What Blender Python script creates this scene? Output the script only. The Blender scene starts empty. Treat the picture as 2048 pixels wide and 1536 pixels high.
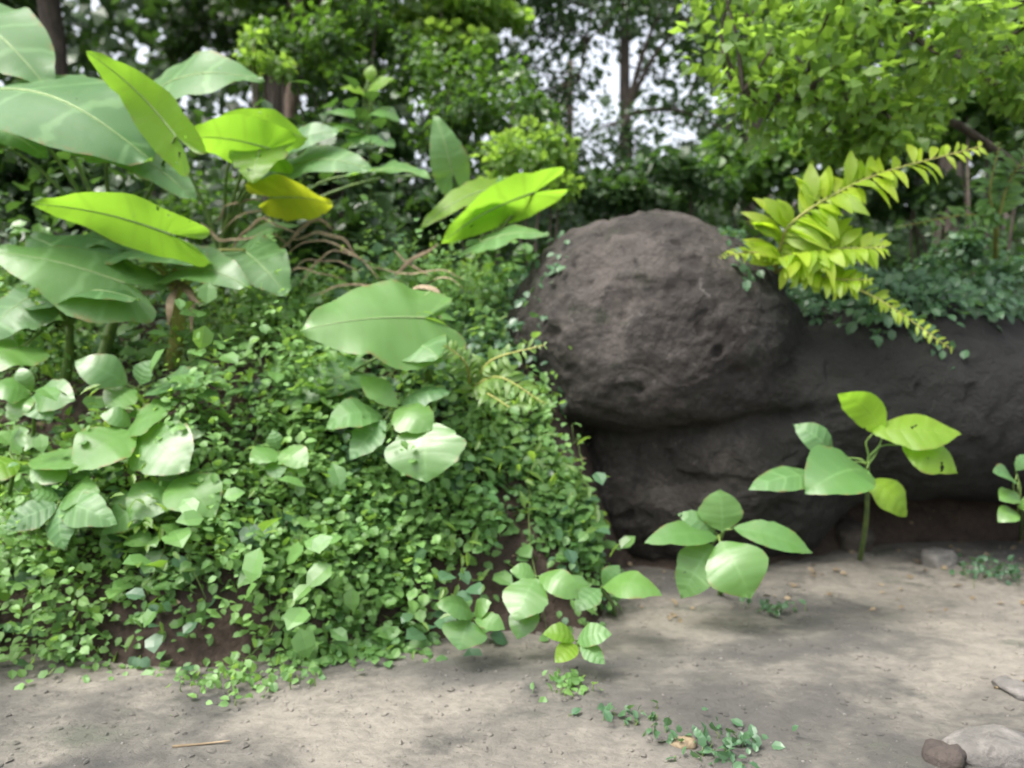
import bpy, math, random
import numpy as np
from mathutils import Vector

rng = np.random.default_rng(11)
random.seed(11)
sc = bpy.context.scene
C = sc.collection

# ------------------------------------------------------------------ camera, sky, sun, exposure
F = 1547.0                       # focal length in photograph pixels (2048 wide)
PITCH = math.radians(2.0)        # camera looks slightly down
CAM = np.array([0.0, 0.0, 1.4])
cam = bpy.data.cameras.new('camera')
cam.sensor_width = 36.0
cam.lens = 36.0 * F / 2048.0
cam.clip_start = 0.05
cam.clip_end = 2000.0
cam.dof.use_dof = True
cam.dof.focus_distance = 2.3
cam.dof.aperture_fstop = 1.5
camo = bpy.data.objects.new('camera', cam)
camo.location = CAM.tolist()
camo.rotation_euler = (math.radians(90.0) - PITCH, 0, 0)
C.objects.link(camo)
sc.camera = camo

SUN_EL, SUN_AZ = math.radians(60.0), math.radians(-122.0)     # azimuth from +Y towards +X
w = bpy.data.worlds.new('World')
sc.world = w
w.use_nodes = True
wn = w.node_tree
sky = wn.nodes.new('ShaderNodeTexSky')
sky.sky_type = 'NISHITA'
sky.sun_disc = False
sky.sun_elevation = SUN_EL
sky.sun_rotation = SUN_AZ
sky.air_density = 1.0
sky.dust_density = 7.0
sky.ozone_density = 1.0
bg = wn.nodes['Background']
bg.inputs['Strength'].default_value = 0.15
veil = wn.nodes.new('ShaderNodeHueSaturation')       # thin bright cloud all over: whiter and lighter than a clear sky
veil.inputs['Saturation'].default_value = 0.35
veil.inputs['Value'].default_value = 1.5
wn.links.new(sky.outputs['Color'], veil.inputs['Color'])
wn.links.new(veil.outputs['Color'], bg.inputs['Color'])

sl = bpy.data.lights.new('sun', 'SUN')
sl.energy = 1.4
sl.angle = math.radians(24.0)
sl.color = (1.0, 0.95, 0.86)
so = bpy.data.objects.new('sun', sl)
to_sun = Vector((math.sin(SUN_AZ) * math.cos(SUN_EL), math.cos(SUN_AZ) * math.cos(SUN_EL), math.sin(SUN_EL)))
so.rotation_euler = (-to_sun).to_track_quat('-Z', 'Y').to_euler()
so.location = (0, 0, 30)
C.objects.link(so)

sc.view_settings.view_transform = 'Standard'
sc.view_settings.look = 'None'
sc.view_settings.gamma = 1.0
sc.view_settings.use_curve_mapping = False
sc.view_settings.exposure = 1.2
sc.cycles.max_bounces = 8
sc.cycles.transparent_max_bounces = 4

# ------------------------------------------------------------------ numpy helpers
def unit(v):
    v = np.asarray(v, float)
    return v / np.maximum(np.linalg.norm(v, axis=-1, keepdims=True), 1e-9)

def pix(px, py, d):
    """World point seen at photograph pixel (px, py) at distance d along the view axis."""
    x = (px - 1024.0) / F * d
    y = (768.0 - py) / F * d
    cp, sp = math.cos(PITCH), math.sin(PITCH)
    return CAM + np.array([x, y * sp + d * cp, y * cp - d * sp])

def _hash(i, j, k):
    h = np.sin(i * 127.1 + j * 311.7 + k * 74.7) * 43758.5453
    return h - np.floor(h)

def vnoise(p):
    p = np.asarray(p, float)
    i = np.floor(p)
    f = p - i
    f = f * f * (3 - 2 * f)
    r = 0.0
    for a in (0, 1):
        for b in (0, 1):
            for c in (0, 1):
                wgt = (f[..., 0] if a else 1 - f[..., 0]) * (f[..., 1] if b else 1 - f[..., 1]) * (f[..., 2] if c else 1 - f[..., 2])
                r = r + wgt * _hash(i[..., 0] + a, i[..., 1] + b, i[..., 2] + c)
    return r * 2 - 1

def fbm(p, octaves=4):
    p = np.asarray(p, float)
    s, a = 0.0, 1.0
    for o in range(octaves):
        s = s + a * vnoise(p * 2 ** o + 17.3 * o)
        a *= 0.5
    return s

def sstep(x, a, b):
    t = np.clip((x - a) / (b - a), 0, 1)
    return t * t * (3 - 2 * t)

# ------------------------------------------------------------------ terrain shape
RD = np.array([math.sin(math.radians(80)), math.cos(math.radians(80))])    # along the road
RN = np.array([-RD[1], RD[0]])                                            # away from the road
PV = np.array([-9, -0.3, 0.0, 0.15, 0.5, 1.2, 2.0, 3.0, 5.0, 12.0, 30.0, 400.0])
PH = np.array([-0.25, -0.2, 0.0, 0.30, 0.72, 1.28, 1.72, 1.98, 2.35, 4.3, 9.0, 12.0])

def edge(a):
    e = 3.86 + 1.15 * sstep(a, 1.05, 1.75) + 0.14 * np.sin(a * 1.7 + 0.5)
    p = np.stack([a * 1.3, a * 0, a * 0 + 3.1], -1)
    return e + 0.16 * vnoise(p)

def ground_h(x, y):
    """Relief of the flat verge, a few centimetres."""
    p = np.stack([x, y, x * 0], -1)
    return 0.025 * fbm(p * 0.9, 4) + 0.009 * fbm(p * 6, 3)

def bank_h(x, y):
    a = x * RD[0] + y * RD[1]
    u = x * RN[0] + y * RN[1]
    v = u - edge(a)
    h = np.interp(v, PV, PH)
    p = np.stack([x, y, x * 0], -1)
    return h + sstep(v, 0.1, 0.7) * (0.13 * fbm(p * 1.1, 4) + 0.03 * vnoise(p * 7))

def height(x, y):
    x, y = np.asarray(x, float), np.asarray(y, float)
    return np.maximum(bank_h(x, y), ground_h(x, y))

def hit(px, py, d0=2.0, d1=30.0):
    """Where the ray through a photograph pixel meets the terrain."""
    d = np.linspace(d0, d1, 1200)
    a, b = pix(px, py, 0.0), pix(px, py, 1.0)
    P = a + np.outer(d, b - a)
    below = P[:, 2] < height(P[:, 0], P[:, 1])
    k = int(np.argmax(below)) if below.any() else len(d) - 1
    return P[k]

def on_ground(p, sink=0.03):
    return np.array([p[0], p[1], float(height(p[0], p[1])) - sink])

# ------------------------------------------------------------------ materials
def nt(name):
    m = bpy.data.materials.new(name)
    m.use_nodes = True
    t = m.node_tree
    b = t.nodes['Principled BSDF']
    return m, t, b

def node(t, kind, **kw):
    n = t.nodes.new(kind)
    for k, v in kw.items():
        setattr(n, k, v)
    return n

def mixc(t, fac, a, b):
    n = node(t, 'ShaderNodeMix', data_type='RGBA')
    for s, v in ((0, fac), (6, a), (7, b)):
        if hasattr(v, 'is_linked') or isinstance(v, bpy.types.NodeSocket):
            t.links.new(v, n.inputs[s])
        elif s == 0:
            n.inputs[s].default_value = v
        else:
            n.inputs[s].default_value = (*v, 1)
    return n.outputs[2]

def ramp(t, src, lo, hi):
    n = node(t, 'ShaderNodeMapRange', interpolation_type='SMOOTHSTEP')
    n.inputs[1].default_value = lo
    n.inputs[2].default_value = hi
    t.links.new(src, n.inputs[0])
    return n.outputs[0]

def noise_tex(t, scale, detail=4, rough=0.55, coord=None, dist=0.0):
    n = node(t, 'ShaderNodeTexNoise')
    n.inputs['Scale'].default_value = scale
    n.inputs['Detail'].default_value = detail
    n.inputs['Roughness'].default_value = rough
    n.inputs['Distortion'].default_value = dist
    if coord is not None:
        t.links.new(coord, n.inputs['Vector'])
    return n.outputs['Fac']

def math_n(t, op, a, b=None):
    n = node(t, 'ShaderNodeMath', operation=op)
    for i, v in enumerate((a, b)):
        if v is None:
            continue
        if isinstance(v, bpy.types.NodeSocket):
            t.links.new(v, n.inputs[i])
        else:
            n.inputs[i].default_value = v
    return n.outputs[0]

def leaf_mat(name, ca, cb, tc, trans=0.38, rough=0.38, veins=False, nveins=8.0, spec=0.5, vfac=0.3, sidew=0.3, bump=0.16, holes=0.0):
    """Leaf tissue: glossy cuticle over a body that lets yellow-green light through; 'tint' differs per leaf."""
    m, t, b = nt(name)
    at = node(t, 'ShaderNodeAttribute', attribute_name='tint')
    colr = mixc(t, at.outputs['Fac'], ca, cb)
    geo = node(t, 'ShaderNodeNewGeometry')
    blotch = ramp(t, noise_tex(t, 14 if veins else 5, 3, 0.6, geo.outputs['Position']), 0.42, 0.75)
    dull = tuple(0.75 * c + 0.1 * (0.12, 0.10, 0.03)[i] for i, c in enumerate(cb))
    colr = mixc(t, math_n(t, 'MULTIPLY', blotch, 0.45), colr, dull)
    tcol = mixc(t, at.outputs['Fac'], tuple(0.7 * c for c in tc), tc)
    if veins:
        uv = node(t, 'ShaderNodeUVMap')
        sep = node(t, 'ShaderNodeSeparateXYZ')
        t.links.new(uv.outputs[0], sep.inputs[0])
        av = math_n(t, 'ABSOLUTE', sep.outputs[1])
        mid = ramp(t, av, 0.055, 0.02)
        wob = math_n(t, 'ADD', sep.outputs[0], math_n(t, 'MULTIPLY', noise_tex(t, 9, 2, 0.5, geo.outputs['Position']), 0.05))
        fr = math_n(t, 'FRACT', math_n(t, 'MULTIPLY', wob, nveins))
        side = ramp(t, math_n(t, 'ABSOLUTE', math_n(t, 'SUBTRACT', fr, 0.5)), 0.10, 0.03)
        vein = math_n(t, 'MAXIMUM', mid, math_n(t, 'MULTIPLY', side, sidew))
        light = tuple(min(1, 1.6 * c + 0.05) for c in cb)
        colr = mixc(t, math_n(t, 'MULTIPLY', vein, vfac), colr, light)
        tcol = mixc(t, math_n(t, 'MULTIPLY', vein, 0.5), tcol, tuple(0.45 * c for c in tc))
        # browned, chewed margins
        em = math_n(t, 'MULTIPLY', ramp(t, av, 0.86, 1.0), ramp(t, noise_tex(t, 16, 4, 0.7, geo.outputs['Position']), 0.5, 0.62))
        colr = mixc(t, em, colr, (0.16, 0.12, 0.04))
        # quilted blade between the side veins
        q = math_n(t, 'SINE', math_n(t, 'MULTIPLY', fr, math.pi))
        h = math_n(t, 'ADD', math_n(t, 'MULTIPLY', q, 0.6), math_n(t, 'MULTIPLY', noise_tex(t, 60, 3, 0.6, geo.outputs['Position']), 0.35))
        bp = node(t, 'ShaderNodeBump')
        bp.inputs['Strength'].default_value = bump
        bp.inputs['Distance'].default_value = 0.01
        t.links.new(h, bp.inputs['Height'])
        t.links.new(bp.outputs[0], b.inputs['Normal'])
        nrm = bp.outputs[0]
    else:
        nrm = None
    t.links.new(colr, b.inputs['Base Color'])
    rg = math_n(t, 'ADD', math_n(t, 'MULTIPLY', noise_tex(t, 20, 2, 0.5, geo.outputs['Position']), 0.25), rough - 0.12)
    t.links.new(rg, b.inputs['Roughness'])
    b.inputs['Specular IOR Level'].default_value = spec
    tr = node(t, 'ShaderNodeBsdfTranslucent')
    t.links.new(tcol, tr.inputs['Color'])
    if nrm is not None:
        t.links.new(nrm, tr.inputs['Normal'])
    mx = node(t, 'ShaderNodeMixShader')
    mx.inputs[0].default_value = trans
    out = t.nodes['Material Output']
    t.links.new(b.outputs[0], mx.inputs[1])
    t.links.new(tr.outputs[0], mx.inputs[2])
    t.links.new(mx.outputs[0], out.inputs['Surface'])
    if holes:                                  # small holes eaten by insects
        vo = node(t, 'ShaderNodeTexVoronoi')
        vo.inputs['Scale'].default_value = 9.0
        nz = node(t, 'ShaderNodeTexNoise'); nz.inputs['Scale'].default_value = 22.0
        t.links.new(geo.outputs['Position'], nz.inputs['Vector'])
        vm = node(t, 'ShaderNodeVectorMath', operation='MULTIPLY_ADD')
        vm.inputs[1].default_value = (0.14, 0.14, 0.14)
        t.links.new(nz.outputs['Color'], vm.inputs[0]); t.links.new(geo.outputs['Position'], vm.inputs[2])
        t.links.new(vm.outputs[0], vo.inputs['Vector'])
        sz = math_n(t, 'MULTIPLY', ramp(t, noise_tex(t, 5, 2, 0.5, geo.outputs['Position']), 0.48, 0.7), holes)
        hole = math_n(t, 'LESS_THAN', vo.outputs['Distance'], sz)
        tp = node(t, 'ShaderNodeBsdfTransparent')
        mh = node(t, 'ShaderNodeMixShader')
        t.links.new(hole, mh.inputs[0])
        t.links.new(mx.outputs[0], mh.inputs[1])
        t.links.new(tp.outputs[0], mh.inputs[2])
        t.links.new(mh.outputs[0], out.inputs['Surface'])
    return m

def rough_mat(name, cols, scale, bump=0.6, bscale=30, dist=0.02, rough=0.9, stretch=None, thr=(0.4, 0.62)):
    """Stone, soil, bark: three colours laid over each other by noise, with relief."""
    m, t, b = nt(name)
    tc = node(t, 'ShaderNodeTexCoord')
    co = tc.outputs['Object']
    if stretch:
        mp = node(t, 'ShaderNodeMapping')
        mp.inputs['Scale'].default_value = stretch
        t.links.new(co, mp.inputs['Vector'])
        co = mp.outputs[0]
    c = mixc(t, ramp(t, noise_tex(t, scale, 6, 0.62, co, 0.4), *thr), cols[0], cols[1])
    c = mixc(t, ramp(t, noise_tex(t, scale * 3.7, 6, 0.65, co, 0.6), 0.52, 0.72), c, cols[2])
    if len(cols) > 3:
        c = mixc(t, ramp(t, noise_tex(t, scale * 1.6 + 0.3, 8, 0.7, co), 0.56, 0.68), c, cols[3])
    c = mixc(t, math_n(t, 'MULTIPLY', ramp(t, noise_tex(t, bscale, 4, 0.7, co), 0.35, 0.7), 0.35), c, tuple(0.55 * v for v in cols[0]))
    t.links.new(c, b.inputs['Base Color'])
    b.inputs['Roughness'].default_value = rough
    b.inputs['Specular IOR Level'].default_value = 0.3
    h = math_n(t, 'ADD', noise_tex(t, bscale, 8, 0.7, co), math_n(t, 'MULTIPLY', noise_tex(t, bscale * 0.2, 4, 0.6, co), 2.0))
    bp = node(t, 'ShaderNodeBump')
    bp.inputs['Strength'].default_value = bump
    bp.inputs['Distance'].default_value = dist
    t.links.new(h, bp.inputs['Height'])
    t.links.new(bp.outputs[0], b.inputs['Normal'])
    return m

M = {}
M['taro'] = leaf_mat('taro leaf', (0.06, 0.145, 0.055), (0.10, 0.205, 0.065), (0.28, 0.52, 0.06), 0.38, 0.42, True, 7, 0.4, 0.5, 0.75, 0.3, 0.12)
M['lime'] = leaf_mat('yellowing taro leaf', (0.10, 0.22, 0.025), (0.17, 0.28, 0.025), (0.37, 0.70, 0.05), 0.55, 0.42, True, 7, 0.4, 0.3, 0.6, 0.3, 0.22)
M['yellow'] = leaf_mat('yellow leaf', (0.22, 0.27, 0.02), (0.27, 0.31, 0.02), (0.60, 0.68, 0.03), 0.55, 0.5, True, 7, 0.4, 0.3, 0.6, 0.3, 0.2)
M['broad'] = leaf_mat('broad leaf', (0.06, 0.15, 0.045), (0.10, 0.21, 0.05), (0.28, 0.52, 0.05), 0.38, 0.36, True, 8, 0.6, 0.3, 0.3, 0.11, 0.0)
M['cover'] = leaf_mat('creeper leaf', (0.07, 0.17, 0.055), (0.17, 0.31, 0.085), (0.32, 0.55, 0.08), 0.38, 0.50)
M['ivy'] = leaf_mat('dark creeper leaf', (0.035, 0.085, 0.045), (0.07, 0.15, 0.07), (0.16, 0.32, 0.08), 0.3, 0.4)
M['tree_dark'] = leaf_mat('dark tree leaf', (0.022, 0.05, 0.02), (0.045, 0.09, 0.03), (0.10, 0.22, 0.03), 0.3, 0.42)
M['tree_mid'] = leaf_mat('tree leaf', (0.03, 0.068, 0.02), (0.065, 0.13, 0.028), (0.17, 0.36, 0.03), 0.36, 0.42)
M['tree_light'] = leaf_mat('fresh tree leaf', (0.075, 0.15, 0.035), (0.14, 0.23, 0.05), (0.38, 0.62, 0.07), 0.48, 0.45)
M['fern'] = leaf_mat('yellow fern', (0.17, 0.27, 0.02), (0.28, 0.36, 0.03), (0.62, 0.90, 0.04), 0.55, 0.5)
M['stalk'] = rough_mat('stalk', [(0.07, 0.13, 0.03), (0.12, 0.18, 0.04), (0.05, 0.08, 0.03)], 8, 0.2, 40, 0.003, 0.5)
M['stalk_yellow'] = rough_mat('stalk yellow', [(0.20, 0.22, 0.05), (0.26, 0.25, 0.08), (0.14, 0.12, 0.04)], 9, 0.2, 40, 0.003, 0.55)
M['rib'] = rough_mat('midrib', [(0.16, 0.24, 0.09), (0.22, 0.30, 0.12), (0.12, 0.18, 0.06)], 9, 0.1, 40, 0.002, 0.5)
M['bark'] = rough_mat('bark', [(0.06, 0.05, 0.042), (0.11, 0.09, 0.075), (0.04, 0.045, 0.03)], 5, 0.9, 24, 0.03, 0.95, (1, 1, 0.3))
M['bark_pale'] = rough_mat('bark pale', [(0.17, 0.125, 0.10), (0.24, 0.19, 0.16), (0.08, 0.07, 0.05)], 5, 0.9, 24, 0.03, 0.95, (1, 1, 0.3))
M['dry'] = rough_mat('dry leaf', [(0.15, 0.115, 0.07), (0.24, 0.19, 0.125), (0.08, 0.06, 0.04)], 10, 0.4, 50, 0.004, 0.8)
M['soil'] = rough_mat('soil', [(0.048, 0.034, 0.027), (0.08, 0.058, 0.046), (0.03, 0.024, 0.02), (0.06, 0.046, 0.036)], 2.2, 1.0, 22, 0.04, 0.97)
M['boulder'] = rough_mat('boulder', [(0.035, 0.031, 0.028), (0.080, 0.070, 0.064), (0.019, 0.018, 0.017), (0.030, 0.034, 0.023)], 1.9, 1.0, 42, 0.03, 0.93)
M['rock_dark'] = rough_mat('dark rock', [(0.068, 0.056, 0.05), (0.112, 0.094, 0.082), (0.035, 0.032, 0.03), (0.042, 0.046, 0.03)], 2.2, 1.0, 20, 0.035, 0.93)
M['stone'] = rough_mat('stone', [(0.11, 0.105, 0.098), (0.18, 0.17, 0.158), (0.07, 0.065, 0.06)], 6, 0.8, 40, 0.012, 0.9)
M['dirt'] = rough_mat('dirt', [(0.064, 0.062, 0.057), (0.185, 0.170, 0.145), (0.055, 0.054, 0.050), (0.080, 0.084, 0.066)], 0.9, 0.9, 26, 0.02, 0.95, (0.6, 0.75, 1.0), (0.40, 0.58))

# ------------------------------------------------------------------ object helpers
WL = {}          # world position of each object's origin

def tag(o, label=None, cat=None, group=None, kind=None):
    for k, v in (('label', label), ('category', cat), ('group', group), ('kind', kind)):
        if v:
            o[k] = v
    return o

def empty(name, loc, label, cat, group=None):
    o = bpy.data.objects.new(name, None)
    o.empty_display_size = 0.1
    o.location = [float(v) for v in loc]
    C.objects.link(o)
    WL[o.name] = np.asarray(loc, float)
    return tag(o, label, cat, group)

def mesh(name, V, Fc, mat, parent=None, origin=None, uv=None, tint=None, smooth=True):
    """One mesh object from arrays: V (n,3) world points, Fc (m,3) or (m,4)."""
    V = np.asarray(V, float)
    Fc = np.asarray(Fc, np.int32)
    pw = WL[parent.name] if parent is not None else np.zeros(3)
    if origin is None:
        origin = pw if parent is not None else V.mean(0)
    origin = np.asarray(origin, float)
    me = bpy.data.meshes.new(name)
    me.vertices.add(len(V))
    me.vertices.foreach_set('co', (V - origin).astype(np.float32).ravel())
    k = Fc.shape[1]
    me.loops.add(Fc.size)
    me.loops.foreach_set('vertex_index', Fc.ravel())
    me.polygons.add(len(Fc))
    me.polygons.foreach_set('loop_start', np.arange(0, Fc.size, k, dtype=np.int32))
    me.update(calc_edges=True)
    me.polygons.foreach_set('use_smooth', np.full(len(Fc), smooth))
    if uv is not None:
        l = me.uv_layers.new(name='UVMap')
        l.data.foreach_set('uv', np.asarray(uv, np.float32)[Fc.ravel()].ravel())
    if tint is not None:
        a = me.attributes.new('tint', 'FLOAT', 'POINT')
        a.data.foreach_set('value', np.broadcast_to(np.asarray(tint, np.float32), (len(V),)).copy())
    me.materials.append(mat)
    o = bpy.data.objects.new(name, me)
    C.objects.link(o)
    o.location = (origin - pw).tolist()
    if parent is not None:
        o.parent = parent
    WL[o.name] = origin
    return o

def spline(pts, n):
    """Catmull-Rom through pts."""
    P = np.asarray(pts, float)
    P = np.vstack([2 * P[0] - P[1], P, 2 * P[-1] - P[-2]])
    out = []
    m = len(P) - 3
    for s in np.linspace(0, m - 1e-6, n):
        i = int(s); f = s - i
        a, b, c, d = P[i], P[i + 1], P[i + 2], P[i + 3]
        out.append(0.5 * (2 * b + (c - a) * f + (2 * a - 5 * b + 4 * c - d) * f * f + (3 * b - a - 3 * c + d) * f ** 3))
    return np.array(out)

def tube_arrays(P, R, sides=8):
    P = np.asarray(P, float)
    n = len(P)
    R = np.broadcast_to(np.asarray(R, float), (n,))
    T = unit(np.gradient(P, axis=0))
    ref = np.array([0.31, 0.2, 0.93]) if abs(T[0][2]) < 0.85 else np.array([1.0, 0.1, 0.0])
    A = unit(np.cross(T, ref)); B = np.cross(T, A)
    th = np.linspace(0, 2 * math.pi, sides, endpoint=False)
    V = (P[:, None] + R[:, None, None] * (np.cos(th)[None, :, None] * A[:, None] + np.sin(th)[None, :, None] * B[:, None])).reshape(-1, 3)
    i, j = np.meshgrid(np.arange(n - 1), np.arange(sides), indexing='ij')
    q = np.stack([i * sides + j, i * sides + (j + 1) % sides, (i + 1) * sides + (j + 1) % sides, (i + 1) * sides + j], -1).reshape(-1, 4)
    V = np.vstack([V, P[-1] + T[-1] * R[-1] * 0.5])
    tip = len(V) - 1
    caps = np.array([[(n - 1) * sides + k, (n - 1) * sides + (k + 1) % sides, tip, tip] for k in range(sides)])
    tris = np.vstack([q[:, [0, 1, 2]], q[:, [0, 2, 3]], caps[:, :3]])
    return V, tris

def join(parts):
    Vs, Fs, k = [], [], 0
    for V, Fc in parts:
        Vs.append(V); Fs.append(Fc + k); k += len(V)
    return np.vstack(Vs), np.vstack(Fs)

# --- leaf shapes: half outline (across, along) and the midrib position each outline point belongs to
HEART = (np.array([[0.01, 0.0], [0.10, -0.20], [0.24, -0.30], [0.38, -0.22], [0.47, 0.0], [0.49, 0.2], [0.42, 0.45], [0.28, 0.7], [0.12, 0.9], [0.0, 1.0]]),
         np.array([0.0, 0.0, 0.01, 0.02, 0.06, 0.16, 0.36, 0.62, 0.86, 1.0]))
OVAL = (np.array([[0.0, 0.0], [0.14, 0.06], [0.32, 0.2], [0.45, 0.37], [0.48, 0.5], [0.40, 0.68], [0.24, 0.84], [0.09, 0.94], [0.0, 1.0]]),
        np.array([0.0, 0.03, 0.12, 0.26, 0.40, 0.58, 0.76, 0.90, 1.0]))
LANCE = (np.array([[0.0, 0.0], [0.2, 0.1], [0.40, 0.28], [0.5, 0.45], [0.44, 0.62], [0.28, 0.8], [0.12, 0.93], [0.0, 1.0]]),
         np.array([0.0, 0.05, 0.18, 0.33, 0.5, 0.7, 0.87, 1.0]))

def leaf_arrays(shape, base, tip, width, nrm, arch=0.12, fold=0.1, ruffle=0.03, nk=16, nt_=4, seed=0):
    """A blade with midrib from base to tip; returns points, triangles, uv."""
    base, tip = np.asarray(base, float), np.asarray(tip, float)
    L = np.linalg.norm(tip - base)
    y = (tip - base) / L
    z = np.asarray(nrm, float); z = unit(z - y * np.dot(z, y))
    x = np.cross(y, z)
    out, mid = shape
    q = spline(out, nk)
    m = np.interp(np.linspace(0, 1, nk), np.linspace(0, 1, len(mid)), mid)
    r = np.random.default_rng(seed)
    ph = r.uniform(0, 6.28, 4)
    notch = np.where(r.uniform(size=(nk, 2)) < 0.16, r.uniform(0.03, 0.13, (nk, 2)), r.uniform(0, 0.02, (nk, 2))) * (nk > 10)
    ts = np.linspace(-1, 1, 2 * nt_ + 1)
    V, UV = [], []
    for k in range(nk):
        u = k / (nk - 1)
        for t in ts:
            s = abs(t)
            X = q[k, 0] * t * (1 - (notch[k, int(t > 0)] if s > 0.7 else 0)) * (1 + 0.05 * math.sin(ph[3] + 9 * u) * s)
            Y = m[k] + (q[k, 1] - m[k]) * s
            sd = ph[0] if t > 0 else ph[1]
            Z = arch * L * (math.sin(math.pi * min(max(Y, -0.3), 1.0) * 0.95) + 0.25 * min(Y, 0))
            Z += fold * width * (abs(X) ** 1.3) * 2
            Z += ruffle * width * s ** 2 * (math.sin(u * 19 + sd) + 0.6 * math.sin(u * 37 + 2 * sd))
            Z += 0.05 * width * math.sin(3 * X + ph[2])
            V.append(base + x * X * width + y * Y * L + z * Z)
            UV.append((u, t))
    w_ = len(ts)
    i, j = np.meshgrid(np.arange(nk - 1), np.arange(w_ - 1), indexing='ij')
    a = i * w_ + j
    qd = np.stack([a, a + 1, a + w_ + 1, a + w_], -1).reshape(-1, 4)
    return np.array(V), qd, np.array(UV)

def blade_thing_leaf(parent, shape, base, tip, width, nrm, mat, tint=0.5, name='leaf', **kw):
    V, q, uv = leaf_arrays(shape, base, tip, width, nrm, seed=int(rng.integers(1e6)), **kw)
    o = mesh(name, V, q, mat, parent, origin=base, uv=uv, tint=tint)
    if kw.get('nk', 0) >= 28:                  # the raised midrib of a big leaf
        w_ = 2 * kw['nt_'] + 1
        m = V[kw['nt_']::w_]
        keepm = np.linalg.norm(np.diff(m, axis=0, prepend=m[:1] - 1), axis=-1) > 0.004
        if keepm.sum() > 4:
            m = m[keepm]
            L = np.linalg.norm(m[-1] - m[0])
            Vt, Ft = tube_arrays(m, np.linspace(0.012, 0.002, len(m)) * L, 6)
            mesh('midrib', Vt, Ft, M['rib'], o, origin=base)
    return o

# --- small scattered leaves, all in one mesh
T_V = np.array([[0, 0, 0], [0, .35, .0], [0, .7, -.03], [0, 1, -.12], [-.33, .28, .07], [-.30, .66, .04], [.33, .28, .07], [.30, .66, .04]])
T_F = np.array([[0, 6, 1], [1, 6, 7], [1, 7, 2], [2, 7, 3], [0, 1, 4], [1, 5, 4], [1, 2, 5], [2, 3, 5]])
D_V = np.array([[0, 0, 0], [-.28, .45, .05], [0, 1, -.10], [.28, .45, .05]])
D_F = np.array([[0, 3, 1], [1, 3, 2]])

def scatter(P, D, N, S, fine=True, wide=1.0):
    tv, tf = (T_V, T_F) if fine else (D_V, D_F)
    D = unit(D)
    N = unit(N - D * np.sum(N * D, -1, keepdims=True))
    X = np.cross(D, N)
    n = len(P)
    V = P[:, None] + S[:, None, None] * (wide * tv[None, :, 0, None] * X[:, None] + tv[None, :, 1, None] * D[:, None] + tv[None, :, 2, None] * N[:, None])
    Fc = (tf[None] + (np.arange(n) * len(tv))[:, None, None]).reshape(-1, 3)
    return V.reshape(-1, 3), Fc, len(tv)

def scatter_obj(name, P, D, N, S, mat, parent=None, fine=True, wide=1.0, tint=None, origin=None):
    V, Fc, k = scatter(P, D, N, S, fine, wide)
    if tint is None:
        tint = np.clip(0.45 + 0.38 * vnoise(P * 2.6) + 0.2 * vnoise(P * 0.9 + 7) + rng.normal(0, 0.17, len(P)), 0, 1)
    return mesh(name, V, Fc, mat, parent, origin=origin, tint=np.repeat(tint, k), smooth=False)

# ------------------------------------------------------------------ SETTING: ground sheet and bank
def axis(fine_lo, fine_hi, step, far):
    core = np.arange(fine_lo, fine_hi + 1e-6, step)
    g = [step]
    while sum(g) < far:
        g.append(g[-1] * 1.35)
    ext = np.cumsum(g)
    return np.concatenate([(fine_lo - ext)[::-1], core, fine_hi + ext])

def sheet(name, xs, ys, zf, mat):
    X, Y = np.meshgrid(xs, ys, indexing='ij')
    Z = zf(X.ravel(), Y.ravel())
    V = np.stack([X.ravel(), Y.ravel(), Z], -1)
    n, m_ = len(xs), len(ys)
    i, j = np.meshgrid(np.arange(n - 1), np.arange(m_ - 1), indexing='ij')
    a = i * m_ + j
    q = np.stack([a, a + m_, a + m_ + 1, a + 1], -1).reshape(-1, 4)
    return V, q

V, q = sheet('ground', axis(-4.5, 5.5, 0.03, 400), axis(2.0, 6.0, 0.03, 400), ground_h, None)
g = mesh('ground', V, q, M['dirt'], origin=(0, 0, 0))
tag(g, 'bare grey brown dirt verge of the road', None, None, 'structure')

aa = axis(-5.5, 6.5, 0.07, 300)
vv = np.concatenate([np.arange(-0.3, 4.5, 0.06), 4.5 + np.cumsum(0.1 * 1.15 ** np.arange(46))])
A, Vv = np.meshgrid(aa, vv, indexing='ij')
U = edge(A) + Vv
X, Y = A * RD[0] + U * RN[0], A * RD[1] + U * RN[1]
Z = bank_h(X.ravel(), Y.ravel())
n, m_ = len(aa), len(vv)
i, j = np.meshgrid(np.arange(n - 1), np.arange(m_ - 1), indexing='ij')
a = i * m_ + j
q = np.stack([a, a + m_, a + m_ + 1, a + 1], -1).reshape(-1, 4)
b = mesh('bank', np.stack([X.ravel(), Y.ravel(), Z], -1), q, M['soil'], origin=(0, 0, 0))
tag(b, 'steep dark earth bank rising into the wood', None, None, 'structure')

# ------------------------------------------------------------------ BOULDER and rocks
def ico(sub):
    bm_me = bpy.data.meshes.new('tmp')
    import bmesh
    bm = bmesh.new()
    bmesh.ops.create_icosphere(bm, subdivisions=sub, radius=1.0)
    V = np.array([v.co[:] for v in bm.verts])
    Fc = np.array([[v.index for v in f.verts] for f in bm.faces])
    bm.free(); bpy.data.meshes.remove(bm_me)
    return V, Fc
ICO = {s: ico(s) for s in (1, 3, 8)}

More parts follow.
